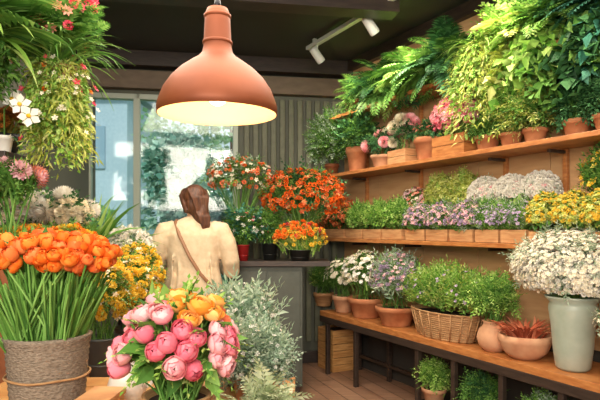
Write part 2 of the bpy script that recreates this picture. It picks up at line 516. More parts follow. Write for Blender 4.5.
# right wall
tc_ = .364; L = 6.2
c = SP(tc_-L/2+.2, WD+.06, 1.5); wall_box('wall_right', c, (L+.4, .1, 3), DARKW, ROT)
mb = MB()
for i in range(10):
    w = .6
    t = tc_-.3-i*w
    box(mb, SP(t, WD-.002, 1.79), (w-.006, .016, 2.3), PANEL, ROT)
mb.build('trim_plywood_panel', .002)
mb = MB()
box(mb, SP(tc_-L/2, WD-.03, 2.95), (L, .07, .1), WOODD, ROT)
mb.build('trim_cornice_right')
# back wall
corner = SP(tc_, WD, 0)[:2]
bd = norm(np.array([1., .17, 0])); BR = math.atan2(bd[1], bd[0])
def BW(s, off, z):
    nrm = np.array([bd[1], -bd[0], 0])
    return np.array([corner[0], corner[1], 0])-bd*s+nrm*off+np.array([0, 0, z])
def spx(px, off=0):
    k = (px-300)/F; b = BW(0, off, 0)
    return (b[0]-k*b[1])/(bd[0]-k*bd[1])
s_wr = spx(238); s_wl = spx(86); zt = 2.62; zb = .75
s_end = 2.9
def bwall(mb, s0, s1, z0, z1, mat, th=.1, off=0):
    box(mb, BW((s0+s1)/2, off-th/2, (z0+z1)/2), (abs(s1-s0), th, z1-z0), mat, BR)
mb = MB()
bwall(mb, -.3, s_wr, 0, 3, GREYW); bwall(mb, s_wr, s_end, zt, 3, GREYW); bwall(mb, s_wr, s_end, 0, zb, GREYW)
bwall(mb, s_wl, s_end, zb, zt, GREYW)
mb.build('wall_back')
mb = MB()
nf = 11; s0 = spx(242); s1 = spx(338)
SLAT = solid('slat_olive', '#5f604c', .6, noise='#6e6e58', nscale=2)
for i in range(nf):
    s = s0+(s1-s0)*(i+.5)/nf; w = abs(s1-s0)/nf
    box(mb, BW(s, .022, 1.42), (w*.6, .04, 2.4), SLAT, BR)
mb.build('trim_fluted_panel', .006)
mb = MB()
bwall(mb, -.05, s_end, 2.66, 2.83, BEAM, .1, .1); bwall(mb, -.05, s_end, 2.86, 3.0, WOODD, .16, .16)
mb.build('trim_header_beam', .005)
mb = MB(); bwall(mb, .1, s_end, 0, .12, WOODD, .025, .025); mb.build('baseboard_back', .004)
# window
FRAME = solid('window_frame_paint', '#a8b0a0', .4)
mb = MB()
def fr(s0, s1, z0, z1, off=.04, th=.09): bwall(mb, s0, s1, z0, z1, FRAME, th, off)
fw = .05
fr(s_wr, s_wl, zt-fw, zt); fr(s_wr, s_wl, zb, zb+fw); fr(s_wr, s_wr+fw, zb, zt); fr(s_wl-fw, s_wl, zb, zt)
sm = spx(137); fr(sm-.03, sm+.03, zb, zt)
fr(s_wr, s_wl, zb-.04, zb, .09, .14)
wo = mb.build('window_1', .004)
gm = bpy.data.materials.new('window_glass'); gm.use_nodes = True; nt = gm.node_tree
nt.nodes.remove(nt.nodes['Principled BSDF']); tr = nt.nodes.new('ShaderNodeBsdfTransparent'); gl = nt.nodes.new('ShaderNodeBsdfGlossy')
gl.inputs['Roughness'].default_value = .05; mx = nt.nodes.new('ShaderNodeMixShader'); mx.inputs[0].default_value = .04
tr.inputs[0].default_value = (.93, .98, .98, 1)
nt.links.new(tr.outputs[0], mx.inputs[1]); nt.links.new(gl.outputs[0], mx.inputs[2]); nt.links.new(mx.outputs[0], nt.nodes['Material Output'].inputs[0])
mb = MB(); bwall(mb, s_wr+.02, s_wl-.02, zb+.02, zt-.02, gm, .006, .0)
go = mb.build('glass'); go.parent = wo
wall_box('wall_left', (-2.02, 2.2, 1.5), (.1, 6.2, 3), GREYW)
wall_box('trim_ceiling_beam', (-.6, 3.7, 2.93), (2.6, .16, .14), WOODD, .17)

# ------------------------------------------------------------ outside
GRASS = solid('grass', '#6a9a5e', .9, noise='#90b87e', nscale=5)
wall_box('ground_garden', (-3, 14.6, -.06), (30, 16.5, .1), GRASS)
mb = MB()
BLD = solid('house_render', '#adc0cc', .8, noise='#a0b4c2', nscale=2)
BW_ = solid('house_window', '#86a0b2', .3)
box(mb, (-6.9, 15.5, 2.4), (5, 3, 4.8), BLD)
box(mb, (-6.9, 15.4, 4.95), (5.4, 3.4, .3), solid('house_roof', '#7c8890', .7))
for i in range(4):
    for z in (1.3, 3.4):
        box(mb, (-8.7+i*1.15, 13.98, z), (.6, .06, 1.1), BW_)
mb.build('house', .02)
T_OUT = multi('tree_leaf', ['#43766a', '#6c9e8c', '#98c0aa', '#c4dcca'], trans=.3)
T_OUT2 = multi('tree_leaf_light', ['#679a6c', '#90ba86', '#bcd8ac'], trans=.3)
for (x, y, h, r, mt) in ((-2.2, 9.4, 2.9, 1.0, T_OUT), (-1.5, 12.2, 4.6, 1.7, T_OUT2), (-4.6, 11.5, 1.8, .8, T_OUT2), (-3.2, 7.9, 1.5, .5, T_OUT2), (-1.3, 8.2, 1.9, .6, T_OUT)):
    mb = MB(); tube(mb, [(x, y, -.02), (x+.05, y, h*.5), (x, y, h*.85)], [.12, .09, .06], BARK, 8)
    for k in range(8):
        o = rng.normal(size=3)*np.array([.4, .4, .35])*r
        p, nn = dome(420, (x+o[0], y+o[1], h*.72+o[2]), (r*.55, r*.55, r*.5), 0, (.6, 1), -1)
        mb.inst(T_ROUND, p, orientY(nn+rng.normal(size=nn.shape)*.7, .5), .13*rng.uniform(.6, 1.2, len(p)), mt)
    mb.build('garden_tree')
for (x, y) in ((-2.6, 6.7), (-1.4, 6.8)):
    mb = MB(); p, nn = dome(1500, (x, y, .5), (.45, .3, .6), 0, (.6, 1), -.7)
    p[:, 2] = np.maximum(p[:, 2], .05)
    mb.inst(T_LEAF, p, orientY(nn+rng.normal(size=nn.shape)*.7, .5), .11, T_OUT); mb.build('garden_shrub')

# ------------------------------------------------------------ shelving (right)
mb = MB()
Ls = 5.2; tm = tc_-.25-Ls/2
tms = tm+.1
box(mb, SP(tm, WD/2-.005, .555), (Ls, WD-.03, .045), WOODS, ROT)
box(mb, SP(tm, .02, .505), (Ls, .025, .055), WOODD, ROT)
for px in (326, 354, 416, 452, 500, 560):
    t = tpx(px, .02)
    box(mb, SP(t, .04, .265), (.035, .035, .53), WOODD, ROT)
    box(mb, SP(t, WD-.06, .265), (.035, .035, .53), WOODD, ROT)
box(mb, SP(tm, WD-.07, .14), (Ls, .03, .03), WOODD, ROT)
mb.build('wooden_plant_bench', .003)
mb = MB()
for z in (1.24, 1.845, 2.40):
    dfront = .13 if z < 2.3 else .17
    box(mb, SP(tms, (dfront+WD-.012)/2, z), (Ls, WD-.012-dfront, .03), WOODS, ROT)
for px in (367, 421, 506, 566):
    t = tpx(px, WD-.03)
    box(mb, SP(t, WD-.03, 1.545), (.028, .03, .57), WOODS, ROT)
    box(mb, SP(t, WD-.03, 2.12), (.028, .03, .52), WOODS, ROT)
    for z in (1.215, 1.82, 2.375):
        box(mb, SP(t, WD-.11, z-.01), (.02, .16, .02), WOODD, ROT)
mb.build('wooden_plant_shelves', .003)

# ------------------------------------------------------------ shelf plants
CLAMP[0] = True
def sp_plant(name, px0, px1, d, z, kind, ph, zd, rz, leaves, flowers, ry=.13, n=1, pmat=None, stems=40, pscale=.8, floorz=None, psy=None):
    ta, tb = tpx(px0, d), tpx(px1, d); seg = (ta-tb)/n
    for i in range(n):
        t = ta-seg*(i+.5)
        hw = seg/2
        if kind == 'crate':
            pr = 1.; psx = hw*.9; py_ = psy or .075
        else:
            pr = min(hw*pscale, .1 if ry < .16 else .16); psx = 1; py_ = 1
            if psy: pr = hw*pscale; py_ = psy
        plant(name, SP(t, d, z), kind, pr, ph, zd, (hw*1.08, ry, rz), leaves, flowers, ROT, psx, py_, pmat, stems, floorz=floorz)
Zm = 1.256; Zl = .579; Zu = 1.861; Zt = 2.416
D1 = .225; D2 = .345
# middle shelf front row
sp_plant('rust_flowering_shrub', 322, 352, D1, Zm, 'crate', .085, .22, .15, [(T_LEAF, G_MID, 500, .05, 'out')], [(T_MUM_S, RUST, 220, .024, 'low'), (T_STAR, CORAL, 120, .024, 'out')])
sp_plant('green_box_shrub', 352, 410, D1, Zm, 'crate', .085, .18, .14, [(T_SPRIG, G_BRIGHT, 260, .09, 'up'), (T_SPRIG, G_MID, 300, .09, 'up'), (T_LEAF, G_BRIGHT, 300, .04, 'out')], [], n=3)
sp_plant('pink_flowering_herb', 403, 428, D2, Zm, 'crate', .085, .27, .14, [(T_SPRIG, G_MID, 200, .08, 'up')], [(T_DAISY, MAUVE, 90, .028, 'out'), (T_DAISY, SALMON, 90, .03, 'out'), (T_DAISY, CREAM, 40, .024, 'out')], ry=.08)
sp_plant('lavender_planter', 412, 482, D1, Zm, 'crate', .085, .15, .12, [(T_SPRIG_T, G_MID, 420, .1, 'up'), (T_SPRIG_T, G_SAGE, 160, .09, 'up')], [(T_MUM_S, LAV, 130, .014, 'out'), (T_STAR, MAUVE, 200, .018, 'out')], n=3)
sp_plant('thyme_planter', 482, 536, D1, Zm, 'crate', .085, .15, .11, [(T_SPRIG_T, G_BRIGHT, 300, .09, 'up'), (T_SPRIG_T, G_MID, 300, .1, 'up'), (T_SPRIG_T, G_SAGE, 160, .09, 'up')], [(T_STAR, LAV, 170, .016, 'out')], n=2)
sp_plant('yellow_chrysanthemum', 536, 622, D1, Zm, 'crate', .075, .16, .13, [(T_SPRIG, G_YEL, 260, .07, 'up'), (T_LEAF, G_MID, 340, .045, 'out')], [(T_MUM_S, YELLOW, 210, .012, 'out'), (T_STAR, G_YEL, 260, .018, 'out')], n=3)
# middle shelf back row
sp_plant('yellow_green_conifer', 430, 476, D2, Zm, 'crate', .12, .33, .16, [(T_SPRIG_T, G_YEL, 460, .1, 'up'), (T_SPRIG, G_BRIGHT, 300, .08, 'up')], [(T_STAR, G_YEL, 260, .024, 'out')], ry=.08, n=2)
sp_plant('white_candytuft', 474, 556, D2, Zm, 'crate', .12, .32, .11, [(T_SPRIG_T, G_SAGE, 160, .07, 'up')], [(T_MUM_S, WHITE, 700, .016, 'out'), (T_MUM_S, CREAM, 160, .014, 'in'), (T_STAR, LPINK, 70, .016, 'out')], ry=.09, n=3)
sp_plant('leafy_green_shrub', 586, 640, D2, Zm, 'crate', .12, .38, .18, [(T_SPRIG, G_MID, 500, .11, 'up')], [(T_STAR, YELLOW, 90, .024, 'out')], ry=.08)
# upper shelf
sp_plant('potted_trailing_ivy', 345, 370, .24, Zu, 'terra', .22, .32, .15, [(T_SPRIG, G_MID, 300, .09, 'out'), (T_SPRIG_R, G_DARK, 220, .1, 'out')], [], ry=.12, pmat=TERRA, pscale=.55)
sp_plant('potted_cream_chrysanthemum', 372, 394, .22, Zu, 'terra', .1, .2, .08, [(T_SPRIG_R, G_DARK, 120, .08, 'out')], [(T_MUM_L, CREAM, 6, .06, 'face'), (T_MUM_L, LPINK, 5, .065, 'face')], ry=.07, pmat=TERRA_L)
sp_plant('potted_cream_chrysanthemum', 394, 414, .22, Zu, 'crate', .11, .25, .1, [(T_SPRIG_R, G_DARK, 90, .07, 'out')], [(T_MUM_L, LPINK, 4, .07, 'face'), (T_MUM_L, CREAM, 5, .07, 'face')], ry=.06)
sp_plant('potted_begonia', 414, 442, .24, Zu, 'terra', .17, .22, .05, [(T_SPRIG_R, G_DARK, 90, .07, 'out')], [(T_DAISY, SALMON, 14, .024, 'out')], ry=.07, pmat=TERRA, pscale=.8)
sp_plant('potted_pink_hydrangea', 438, 474, .22, Zu, 'crate', .14, .28, .13, [(T_SPRIG_R, G_MID, 40, .06, 'down')], [(T_MUM_S, PINK, 240, .022, 'in'), (T_MUM_S, LPINK, 200, .022, 'out'), (T_STAR, LPINK, 300, .026, 'out')], ry=.1, pmat=WOODS)
sp_plant('potted_green_herb', 476, 500, .25, Zu, 'terra', .1, .15, .08, [(T_SPRIG, G_MID, 240, .08, 'out')], [], ry=.1)
sp_plant('potted_trailing_sage', 500, 548, .25, Zu, 'terra', .09, .2, .13, [(T_SPRIG, G_MID, 300, .1, 'out'), (T_SPRIG_T, G_YEL, 160, .12, 'out')], [], ry=.11, n=2)
sp_plant('potted_green_herb', 562, 625, .27, Zu, 'terra', .1, .17, .1, [(T_SPRIG, G_DARK, 260, .1, 'out')], [], ry=.11, n=2)
# top shelf
def fern(px, d, z, n, tp, size, mat, ph=.11, pr=.07, mat2=None, pm=None):
    mb = MB(); b = SP(tpx(px, d), d, z); pot(mb, 'terra', b, pr, ph, mat=pm or CLAY_D)
    a = rng.uniform(0, 2*PI, n); el = rng.uniform(-.1, 1.2, n)
    D = np.stack([np.cos(a)*np.cos(el), np.sin(a)*np.cos(el)*.75, np.sin(el)], 1)@Rz(ROT).T
    back = D@N; D = D+np.where(back < -.2, 1, 0)[:, None]*(N*.55+np.array([0, 0, .5]))
    p = b+np.array([0, 0, ph])+D*.02+rng.normal(size=(n, 3))*.015
    h = n//2
    s = size*rng.uniform(.6, 1.15, n)
    mb.inst(tp, p[:h], orientY(D[:h], .15), s[:h], mat); mb.inst(tp, p[h:], orientY(D[h:], .15), s[h:], mat2 or mat)
    return mb, b
for px, sz, n, m1, m2 in ((362, .3, 50, G_MID, G_BRIGHT), (388, .36, 80, G_MID, G_DARK), (418, .39, 95, G_MID, G_BRIGHT), (446, .39, 95, G_MID, G_DARK)):
    mb, b = fern(px, .3, Zt, n, T_FERN, sz, m1, mat2=m2)
    p, nn = dome(260, b+np.array([0, 0, .1]), (.24, .14, .15), ROT, (.3, 1), -.8)
    mb.inst(T_SPRIG, p, orientY(nn+rng.normal(size=nn.shape)*.4, .4), .09, m1)
    mb.build('potted_fern')
mb = MB(); b = SP(tpx(332, .26), .26, Zu)
pot(mb, 'terra', b, .07, .12, mat=CLAY_D)
p, nn = dome(560, b+np.array([0, 0, .34]), (.34, .18, .3), ROT, (.3, 1), -.6)
mb.inst(T_SPRIG, p, orientY(nn+rng.normal(size=nn.shape)*.4, .4), .1, G_MID)
p, nn = dome(300, b+np.array([0, 0, .34]), (.36, .18, .3), ROT, (.5, 1), -.6)
mb.inst(T_SPRIG_R, p, orientY(nn+rng.normal(size=nn.shape)*.4, .4), .08, G_SAGE)
tube_stems(mb, np.repeat((b+np.array([0, 0, .1]))[None], 25, 0), p[:25], .003, STEM)
mb.build('potted_myrtle')
mb = MB(); b = SP(tpx(484, .24), .24, Zt); pot(mb, 'terra', b, .07, .11, mat=CLAY_D)
cascade(mb, b+np.array([0, 0, .16]), .09, 90, .66, T_THIN, .06, G_YEL, ROT, 1.3, 1, 34, .4)
cascade(mb, b+np.array([0, 0, .16]), .09, 60, .62, T_LEAF, .042, G_BRIGHT, ROT, 1.3, 1, 30, .4)
n = 90; a = rng.uniform(0, 2*PI, n); D = np.stack([np.cos(a)*.6, np.sin(a)*.5, rng.uniform(.3, 1.6, n)], 1)@Rz(ROT).T+N*.3
mb.inst(T_GRASS, np.repeat((b+np.array([0, 0, .1]))[None], n, 0), orientY(D, .1), .34*rng.uniform(.7, 1.2, n), G_BRIGHT)
mb.build('trailing_spider_plant')
for i, (px, m1, m2, ln, nf_) in enumerate(((516, G_BRIGHT, G_YEL, .46, 10), (548, G_MID, G_BRIGHT, .52, 34), (582, G_DARK, G_MID, .5, 38), (614, G_DARK, G_TEAL, .5, 38))):
    mb = MB(); b = SP(tpx(px, .28), .28, Zt); pot(mb, 'terra', b, .075, .12, mat=CLAY_D)
    cascade(mb, b+np.array([0, 0, .12]), .1, 38, ln, T_ROUND, .075, m1, ROT, 1.1, .9, 16, .42)
    cascade(mb, b+np.array([0, 0, .12]), .1, 34, ln*.8, T_LEAF, .09, m2, ROT, 1.1, .9, 14, .45)
    p, nn = dome(200, b+np.array([0, 0, .2]), (.18, .14, .18), ROT, (.3, 1), -.2)
    mb.inst(T_SPRIG_R, p, orientY(nn+rng.normal(size=nn.shape)*.4, .4), .13, m1)
    a = rng.uniform(0, 2*PI, nf_); D = np.stack([np.cos(a)*.7, np.sin(a)*.3, rng.uniform(.2, 1, nf_)], 1)@Rz(ROT).T+N*.3
    mb.inst(T_FERN, np.repeat((b+np.array([0, 0, .12]))[None], nf_, 0), orientY(D, .1), .36*rng.uniform(.7, 1.1, nf_), m2)
    mb.build('trailing_pothos')

# lower bench plants
lp = sp_plant
lp('potted_rosemary', 312, 336, .2, Zl, 'terra', .13, .26, .14, [(T_SPRIG_T, G_MID, 300, .1, 'up'), (T_STAR, G_YEL, 60, .02, 'out')], [], ry=.14, pmat=WOODC)
lp('potted_white_daisy', 332, 356, .16, Zl, 'terra', .15, .32, .16, [(T_SPRIG, G_MID, 260, .1, 'up')], [(T_DAISY, CREAM, 120, .028, 'out')], ry=.14, pmat=TERRA_L)
lp('potted_white_daisy', 352, 382, .18, Zl, 'terra', .17, .36, .19, [(T_SPRIG, G_MID, 380, .11, 'up'), (T_BLADE_S, G_BRIGHT, 60, .2, 'up')], [(T_DAISY, WHITE, 180, .028, 'out'), (T_MUM_S, CREAM, 110, .02, 'out')], ry=.17, pmat=TERRA)
lp('potted_lavender', 380, 414, .16, Zl, 'terra', .15, .36, .2, [(T_SPRIG_T, G_SAGE, 440, .15, 'up'), (T_SPRIG_T, G_MID, 200, .13, 'up')], [(T_MUM_S, LAV, 150, .015, 'out'), (T_STAR, MAUVE, 160, .02, 'out')], ry=.18, pmat=TERRA)
lp('basket_of_herbs', 410, 488, .17, Zl, 'basket', .19, .31, .18, [(T_SPRIG_T, G_BRIGHT, 1000, .13, 'up'), (T_SPRIG, G_MID, 500, .1, 'up'), (T_SPRIG, G_YEL, 360, .1, 'up')], [(T_STAR, LAV, 50, .016, 'out')], ry=.17, pmat=WICKER, psy=.5, pscale=.78, stems=0)
lp('potted_thyme', 478, 510, .13, Zl, 'bulb', .19, .32, .15, [(T_SPRIG_T, G_MID, 300, .1, 'up'), (T_SPRIG, G_BRIGHT, 260, .08, 'out')], [], ry=.14, pmat=TERRA_L, pscale=.9)
mb = MB(); b = SP(tpx(525, .15), .15, Zl); pot(mb, 'bowl', b, .15, .14, mat=TERRA_L)
n = 130; a = rng.uniform(0, 2*PI, n); D = np.stack([np.cos(a)*.5, np.sin(a)*.5, rng.uniform(.8, 2, n)], 1)
p = b+np.array([0, 0, .11])+np.stack([np.cos(a), np.sin(a), 0*a], 1)*rng.uniform(0, .09, n)[:, None]
mb.inst(T_BLADE, p, orientY(D, .1), .19*rng.uniform(.7, 1.1, n), multi('succulent_red', ['#a04c34', '#cc6c4c', '#e49874'], trans=.1))
mb.build('potted_red_bromeliad')
vb = SP(tpx(573, .16), .16, Zl)
plant('vase_of_babys_breath', vb, 'vase', .125, .4, .56, (.35, .2, .19), [(T_SPRIG_T, G_SAGE, 400, .1, 'out')], [(T_MUM_S, WHITE, 3600, .0115, 'in'), (T_STAR, CREAM, 1500, .014, 'low')], ROT, stems=120, stem_r=.0015)
sp_plant('jar_of_dried_stems', 604, 648, .1, Zl, 'bulb', .2, .3, .14, [(T_SPRIG_T, G_SAGE, 200, .12, 'up')], [(T_STAR, CREAM, 90, .015, 'out')], ry=.14, pmat=TERRA)
for (px, d, r, h, mats) in ((434, .12, .085, .11, (G_BRIGHT, G_MID)), (480, .14, .08, .11, (G_MID, G_DARK)), (545, .14, .09, .11, (G_MID, G_SAGE))):
    b = SP(tpx(px, d), d, 0)
    mbx = MB()
    box(mbx, b+np.array([0, 0, .05]), (.22, .22, .1), WOODD, ROT)
    mbx.build('wooden_riser', .003)
    plant('potted_small_shrub', b+np.array([0, 0, .1]), 'terra', r, h, .19, (.12, .1, .1), [(T_SPRIG, mats[0], 300, .07, 'out'), (T_SPRIG_T, mats[1], 200, .09, 'up')], [], ROT, pmat=TERRA_L)
mb = MB(); b = SP(tpx(336, .22), .22, 0)
for k in range(3): pot(mb, 'crate', b+np.array([0, 0, .001+k*.131]), 1, .13, ROT, .14, .12, WOODL)
mb.build('stacked_wooden_crates')

# ------------------------------------------------------------ centre display
tz = 1.085
mb = MB(); box(mb, (-.17, 4.56, tz-.02), (.82, .4, .04), WOODD)
CAB = solid('cabinet_paint', '#45483f', .6, noise='#4e5148', nscale=2)
box(mb, (-.26, 4.57, (tz-.04)/2+.04), (.56, .34, tz-.12), CAB)
box(mb, (-.26, 4.57, .04), (.52, .3, .08), WOODD)
for x in (-.395, -.125): box(mb, (x, 4.395, .56), (.25, .015, .88), CAB); tube(mb, [(x+.09*(1 if x < -.2 else -1), 4.38, .5), (x+.09*(1 if x < -.2 else -1), 4.38, .62)], .006, METAL, 8)
mb.build('flower_display_cabinet', .003)
plant('orange_berry_bouquet', (0.02, 4.66, tz), 'bucket', .08, .22, .55, (.33, .16, .2),
      [(T_SPRIG, G_DARK, 260, .12, 'out'), (T_SPRIG_T, G_MID, 200, .16, 'up')], [(T_MUM_S, ORDEEP, 230, .024, 'low'), (T_STAR, RUST, 160, .03, 'low'), (T_MUM_S, ORANGE, 90, .02, 'low')], stems=130, stem_r=.003)
plant('orange_freesia_bouquet', (-.5, 4.62, tz), 'bucket', .07, .2, .7, (.26, .16, .14),
      [(T_SPRIG, G_MID, 240, .1, 'out'), (T_SPRIG_R, G_SAGE, 160, .07, 'out')], [(T_MUM_S, CORAL, 80, .019, 'low'), (T_MUM_S, ORDEEP, 50, .019, 'low'), (T_STAR, CREAM, 90, .024, 'low')], stems=70)
plant('potted_marigold', (.0, 4.44, tz), 'bucket', .09, .09, .16, (.2, .09, .14),
      [(T_BLADE_S, G_BRIGHT, 300, .14, 'up'), (T_SPRIG, G_YEL, 120, .08, 'up')], [(T_MUM_S, ORANGE, 60, .028, 'top'), (T_MUM_S, RED, 16, .022, 'top'), (T_MUM_S, YELLOW, 60, .02, 'out')], pmat=BLACKPOT)
REDP = solid('red_pot', '#b02a2a', .4)
plant('potted_dark_greenery', (-.46, 4.45, tz), 'bucket', .05, .13, .26, (.18, .09, .13),
      [(T_SPRIG, G_MID, 240, .1, 'out'), (T_SPRIG_R, G_TEAL, 120, .09, 'out')], [(T_STAR, RED, 16, .02, 'out'), (T_STAR, WHITE, 60, .018, 'out')], pmat=REDP)
plant('potted_dark_greenery', (-.25, 4.57, tz), 'bucket', .07, .14, .28, (.13, .1, .13),
      [(T_SPRIG, G_MID, 240, .1, 'out')], [], pmat=BLACKPOT)
CLAMP[0] = False

# ------------------------------------------------------------ left display (stepped bench)
mb = MB()
box(mb, (-1.38, 3.2, .58), (1.14, 1.15, .04), WOODS)
box(mb, (-1.55, 3.25, .93), (.78, 1.0, .04), WOODS)
for x in (-1.9, -.86):
    for y in (2.68, 3.72): box(mb, (x, y, .28), (.05, .05, .56), WOODD)
for x in (-1.9, -1.2):
    for y in (2.8, 3.7): box(mb, (x, y, .755), (.04, .04, .31), WOODD)
mb.build('stepped_flower_bench', .003)
for (x, y, zz) in ((-1.0, 2.79, .42), (-.95, 3.08, .42), (-1.0, 3.38, .48)):
    plant('yellow_chrysanthemum_pot', (x, y, .6), 'bucket', .085, .2, zz, (.14, .14, .15),
          [(T_SPRIG, G_MID, 220, .08, 'out')], [(T_MUM_S, YELLOW, 200, .024, 'low'), (T_STAR, CREAM, 80, .022, 'low')], pmat=ZINC)
plant('white_daisy_bucket', (-1.12, 3.6, .6), 'bucket', .06, .2, .62, (.14, .08, .12), [(T_SPRIG_T, G_SAGE, 160, .09, 'up')], [(T_MUM_S, WHITE, 220, .024, 'low')], pmat=ZINC)
for i, x in enumerate((-1.68, -1.44, -1.22)):
    plant('orange_marigold_pot', (x, 2.9, .95), 'terra', .08, .13, .3, (.13, .12, .1),
          [(T_SPRIG, G_MID, 120, .08, 'out'), (T_SPRIG_T, G_BRIGHT, 100, .09, 'up')], [(T_MUM_S, ORANGE, 70, .026, 'low'), (T_MUM_S, YELLOW, 110, .024, 'low')])
for i, (x, y) in enumerate(((-1.66, 3.2), (-1.38, 3.24))):
    plant('white_hydrangea_pot', (x, y, .95), 'terra', .09, .22, .49, (.14, .11, .08),
          [(T_SPRIG_R, G_DARK, 90, .09, 'out')], [(T_MUM_S, CREAM, 260, .03, 'in'), (T_MUM_L, WHITE, 8, .085, 'face')], pmat=TERRA_L, stem_r=.004)
plant('potted_dracaena', (-1.38, 3.62, .95), 'terra', .09, .22, .38, (.1, .1, .1), [(T_BLADE, G_MID, 150, .46, 'crown'), (T_BLADE_S, G_BRIGHT, 90, .44, 'crown')], [], stems=0, pmat=TERRA)
plant('salmon_protea_vase', (-1.31, 2.51, 0), 'vase', .08, 1.2, 1.55, (.1, .08, .09), [(T_SPRIG, G_MID, 160, .08, 'out'), (T_BLADE_S, G_MID, 60, .16, 'up')], [(T_MUM_L, SALMON, 5, .065, 'face'), (T_MUM, MAUVE, 6, .05, 'face')], stem_r=.004, pmat=CLAY_D)
mb = MB(); box(mb, (-1.68, 2.86, 1.7), (.56, .5, .035), WOODD)
box(mb, (-1.74, 2.86, 1.58), (.44, .42, .03), WOODD)
for y in (2.66, 3.06): box(mb, (-1.94, y, 1.6), (.03, .03, .26), METAL); box(mb, (-1.7, y, 1.64), (.5, .02, .09), METAL)
mb.build('wall_bracket_shelf', .003)
plant('dried_pincushion_pot', (-1.5, 2.78, 1.72), 'bowl', .09, .1, .14, (.1, .09, .07), [(T_BLADE_S, multi('dried_leaf', ['#8d7a3a', '#a8923e', '#6d7a34']), 60, .12, 'up')],
      [(T_MUM_L, multi('dried_orange', ['#8a4a1c', '#c4762c', '#e0a04a']), 16, .05, 'out')], pmat=BLACKPOT)
mb = MB(); b = np.array([-1.44, 2.68, 1.718]); pot(mb, 'terra', b, .04, .08, mat=CERAMIC)
tube(mb, [b+(0, 0, .06), b+(.02, -.04, .2), b+(.1, -.12, .22), b+(.2, -.22, .16), b+(.25, -.26, .1)], .004, STEM, 6)
T_ORCH = t_daisy(5, .36, .1)
op = np.array([b+(.2, -.24, .18), b+(.26, -.28, .12), b+(.13, -.17, .22)])
mb.inst(T_ORCH, op, orientZ(np.array([[.2, -1, .1], [.3, -1, 0], [.1, -1, .2]])), .05, WHITE)
mb.inst(T_BALL, op+np.array([0, -.01, 0]), orientZ(np.array([[.2, -1, .1]]*3)), .01, YELLOW, True)
n = 8; a = rng.uniform(0, 6.28, n)
mb.inst(T_STRAP, np.repeat((b+np.array([0, 0, .07]))[None], n, 0), orientY(np.stack([np.cos(a), np.sin(a), .5+0*a], 1), .1), .13, G_DARK)
mb.build('potted_white_orchid')

def hang(mb, c, top, r):
    c = np.array(c)
    for k in range(3):
        a = k*2.094; tube(mb, [c+np.array([math.cos(a)*r, math.sin(a)*r, .1]), np.array([c[0], c[1], top-.02])], .003, METAL, 5)
    tube(mb, [(c[0], c[1], top-.04), (c[0], c[1], top)], [.012, .02], METAL, 8)
c = np.array([-1.17, 2.66, 2.0]); mb = MB(); pot(mb, 'basket', c, .1, .12, mat=WICKER); hang(mb, c, 3.0, .1)
cascade(mb, c+np.array([0, 0, .14]), .1, 120, .5, T_LEAF, .03, G_BRIGHT, 0, .9, 1, 34, .2, ((T_STAR, CREAM, 60, .016), (T_STAR, RED, 26, .02), (T_MUM_S, ORANGE, 12, .018)))
cascade(mb, c+np.array([0, 0, .14]), .1, 110, .5, T_THIN, .05, G_YEL, 0, .9, 1, 32, .22)
n = 120; a = rng.uniform(0, 2*PI, n); D = np.stack([np.cos(a)*.6, np.sin(a)*.7, rng.uniform(.6, 2.4, n)], 1)
mb.inst(T_GRASS, np.repeat((c+np.array([0, 0, .1]))[None], n, 0)+rng.normal(size=(n, 3))*.02, orientY(D, .1), .42*rng.uniform(.6, 1.2, n), G_MID)
p, nn = dome(200, c+np.array([0, 0, .26]), (.15, .15, .2), 0, (.3, 1), -.3)
mb.inst(T_FERN_S, p, orientY(nn+np.array([0, 0, .8])+rng.normal(size=nn.shape)*.3, .3), .14, G_MID)
p, nn = dome(54, c+np.array([0, 0, .3]), (.19, .19, .22), 0, (.95, 1.15), -.3)
mb.inst(T_MUM_S, p[:34], orientZ(nn[:34]+np.array([0, -1, 0])), .026, RED)
mb.inst(T_DAISY, p[34:], orientZ(nn[34:]+np.array([0, -1, 0])), .03, SALMON)
mb.build('hanging_flower_basket')
c = np.array([-1.46, 2.4, 2.06]); mb = MB(); pot(mb, 'basket', c, .11, .12, mat=WICKER); hang(mb, c, 3.0, .11)
cascade(mb, c+np.array([0, 0, .14]), .12, 60, .3, T_LEAF, .04, G_MID, 0, 1.1, 1, 26, .25, ((T_MUM_S, ORANGE, 10, .02), (T_DAISY, SALMON, 14, .022)))
n = 60; a = rng.uniform(0, 2*PI, n); D = np.stack([np.cos(a), np.sin(a), rng.uniform(.4, 2.2, n)], 1)
mb.inst(T_PALM, np.repeat((c+np.array([0, 0, .1]))[None], n, 0)+rng.normal(size=(n, 3))*.02, orientY(D, .1), .45*rng.uniform(.7, 1.1, n), G_MID)
n = 80; a = rng.uniform(0, 2*PI, n); D = np.stack([np.cos(a), np.sin(a), rng.uniform(.4, 2, n)], 1)
mb.inst(T_STRAP, np.repeat((c+np.array([0, 0, .1]))[None], n, 0)+rng.normal(size=(n, 3))*.02, orientY(D, .1), np.array([[.34, .44, .44]])*rng.uniform(.6, 1.1, n)[:, None], G_BRIGHT)
mb.build('hanging_spider_plant')

# ------------------------------------------------------------ foreground table and bouquets
mb = MB()
for i in range(8):
    box(mb, (-.62, 1.25+i*.145, .7), (1.2, .14, .035), WOODL)
for x in (-1.16, -.08):
    for y in (1.26, 2.24): box(mb, (x, y, .341), (.06, .06, .682), WOODD)
box(mb, (-.62, 1.26, .64), (1.06, .03, .08), WOODD); box(mb, (-.62, 2.24, .64), (1.06, .03, .08), WOODD)
mb.build('flower_work_table', .003)
TT = .7185
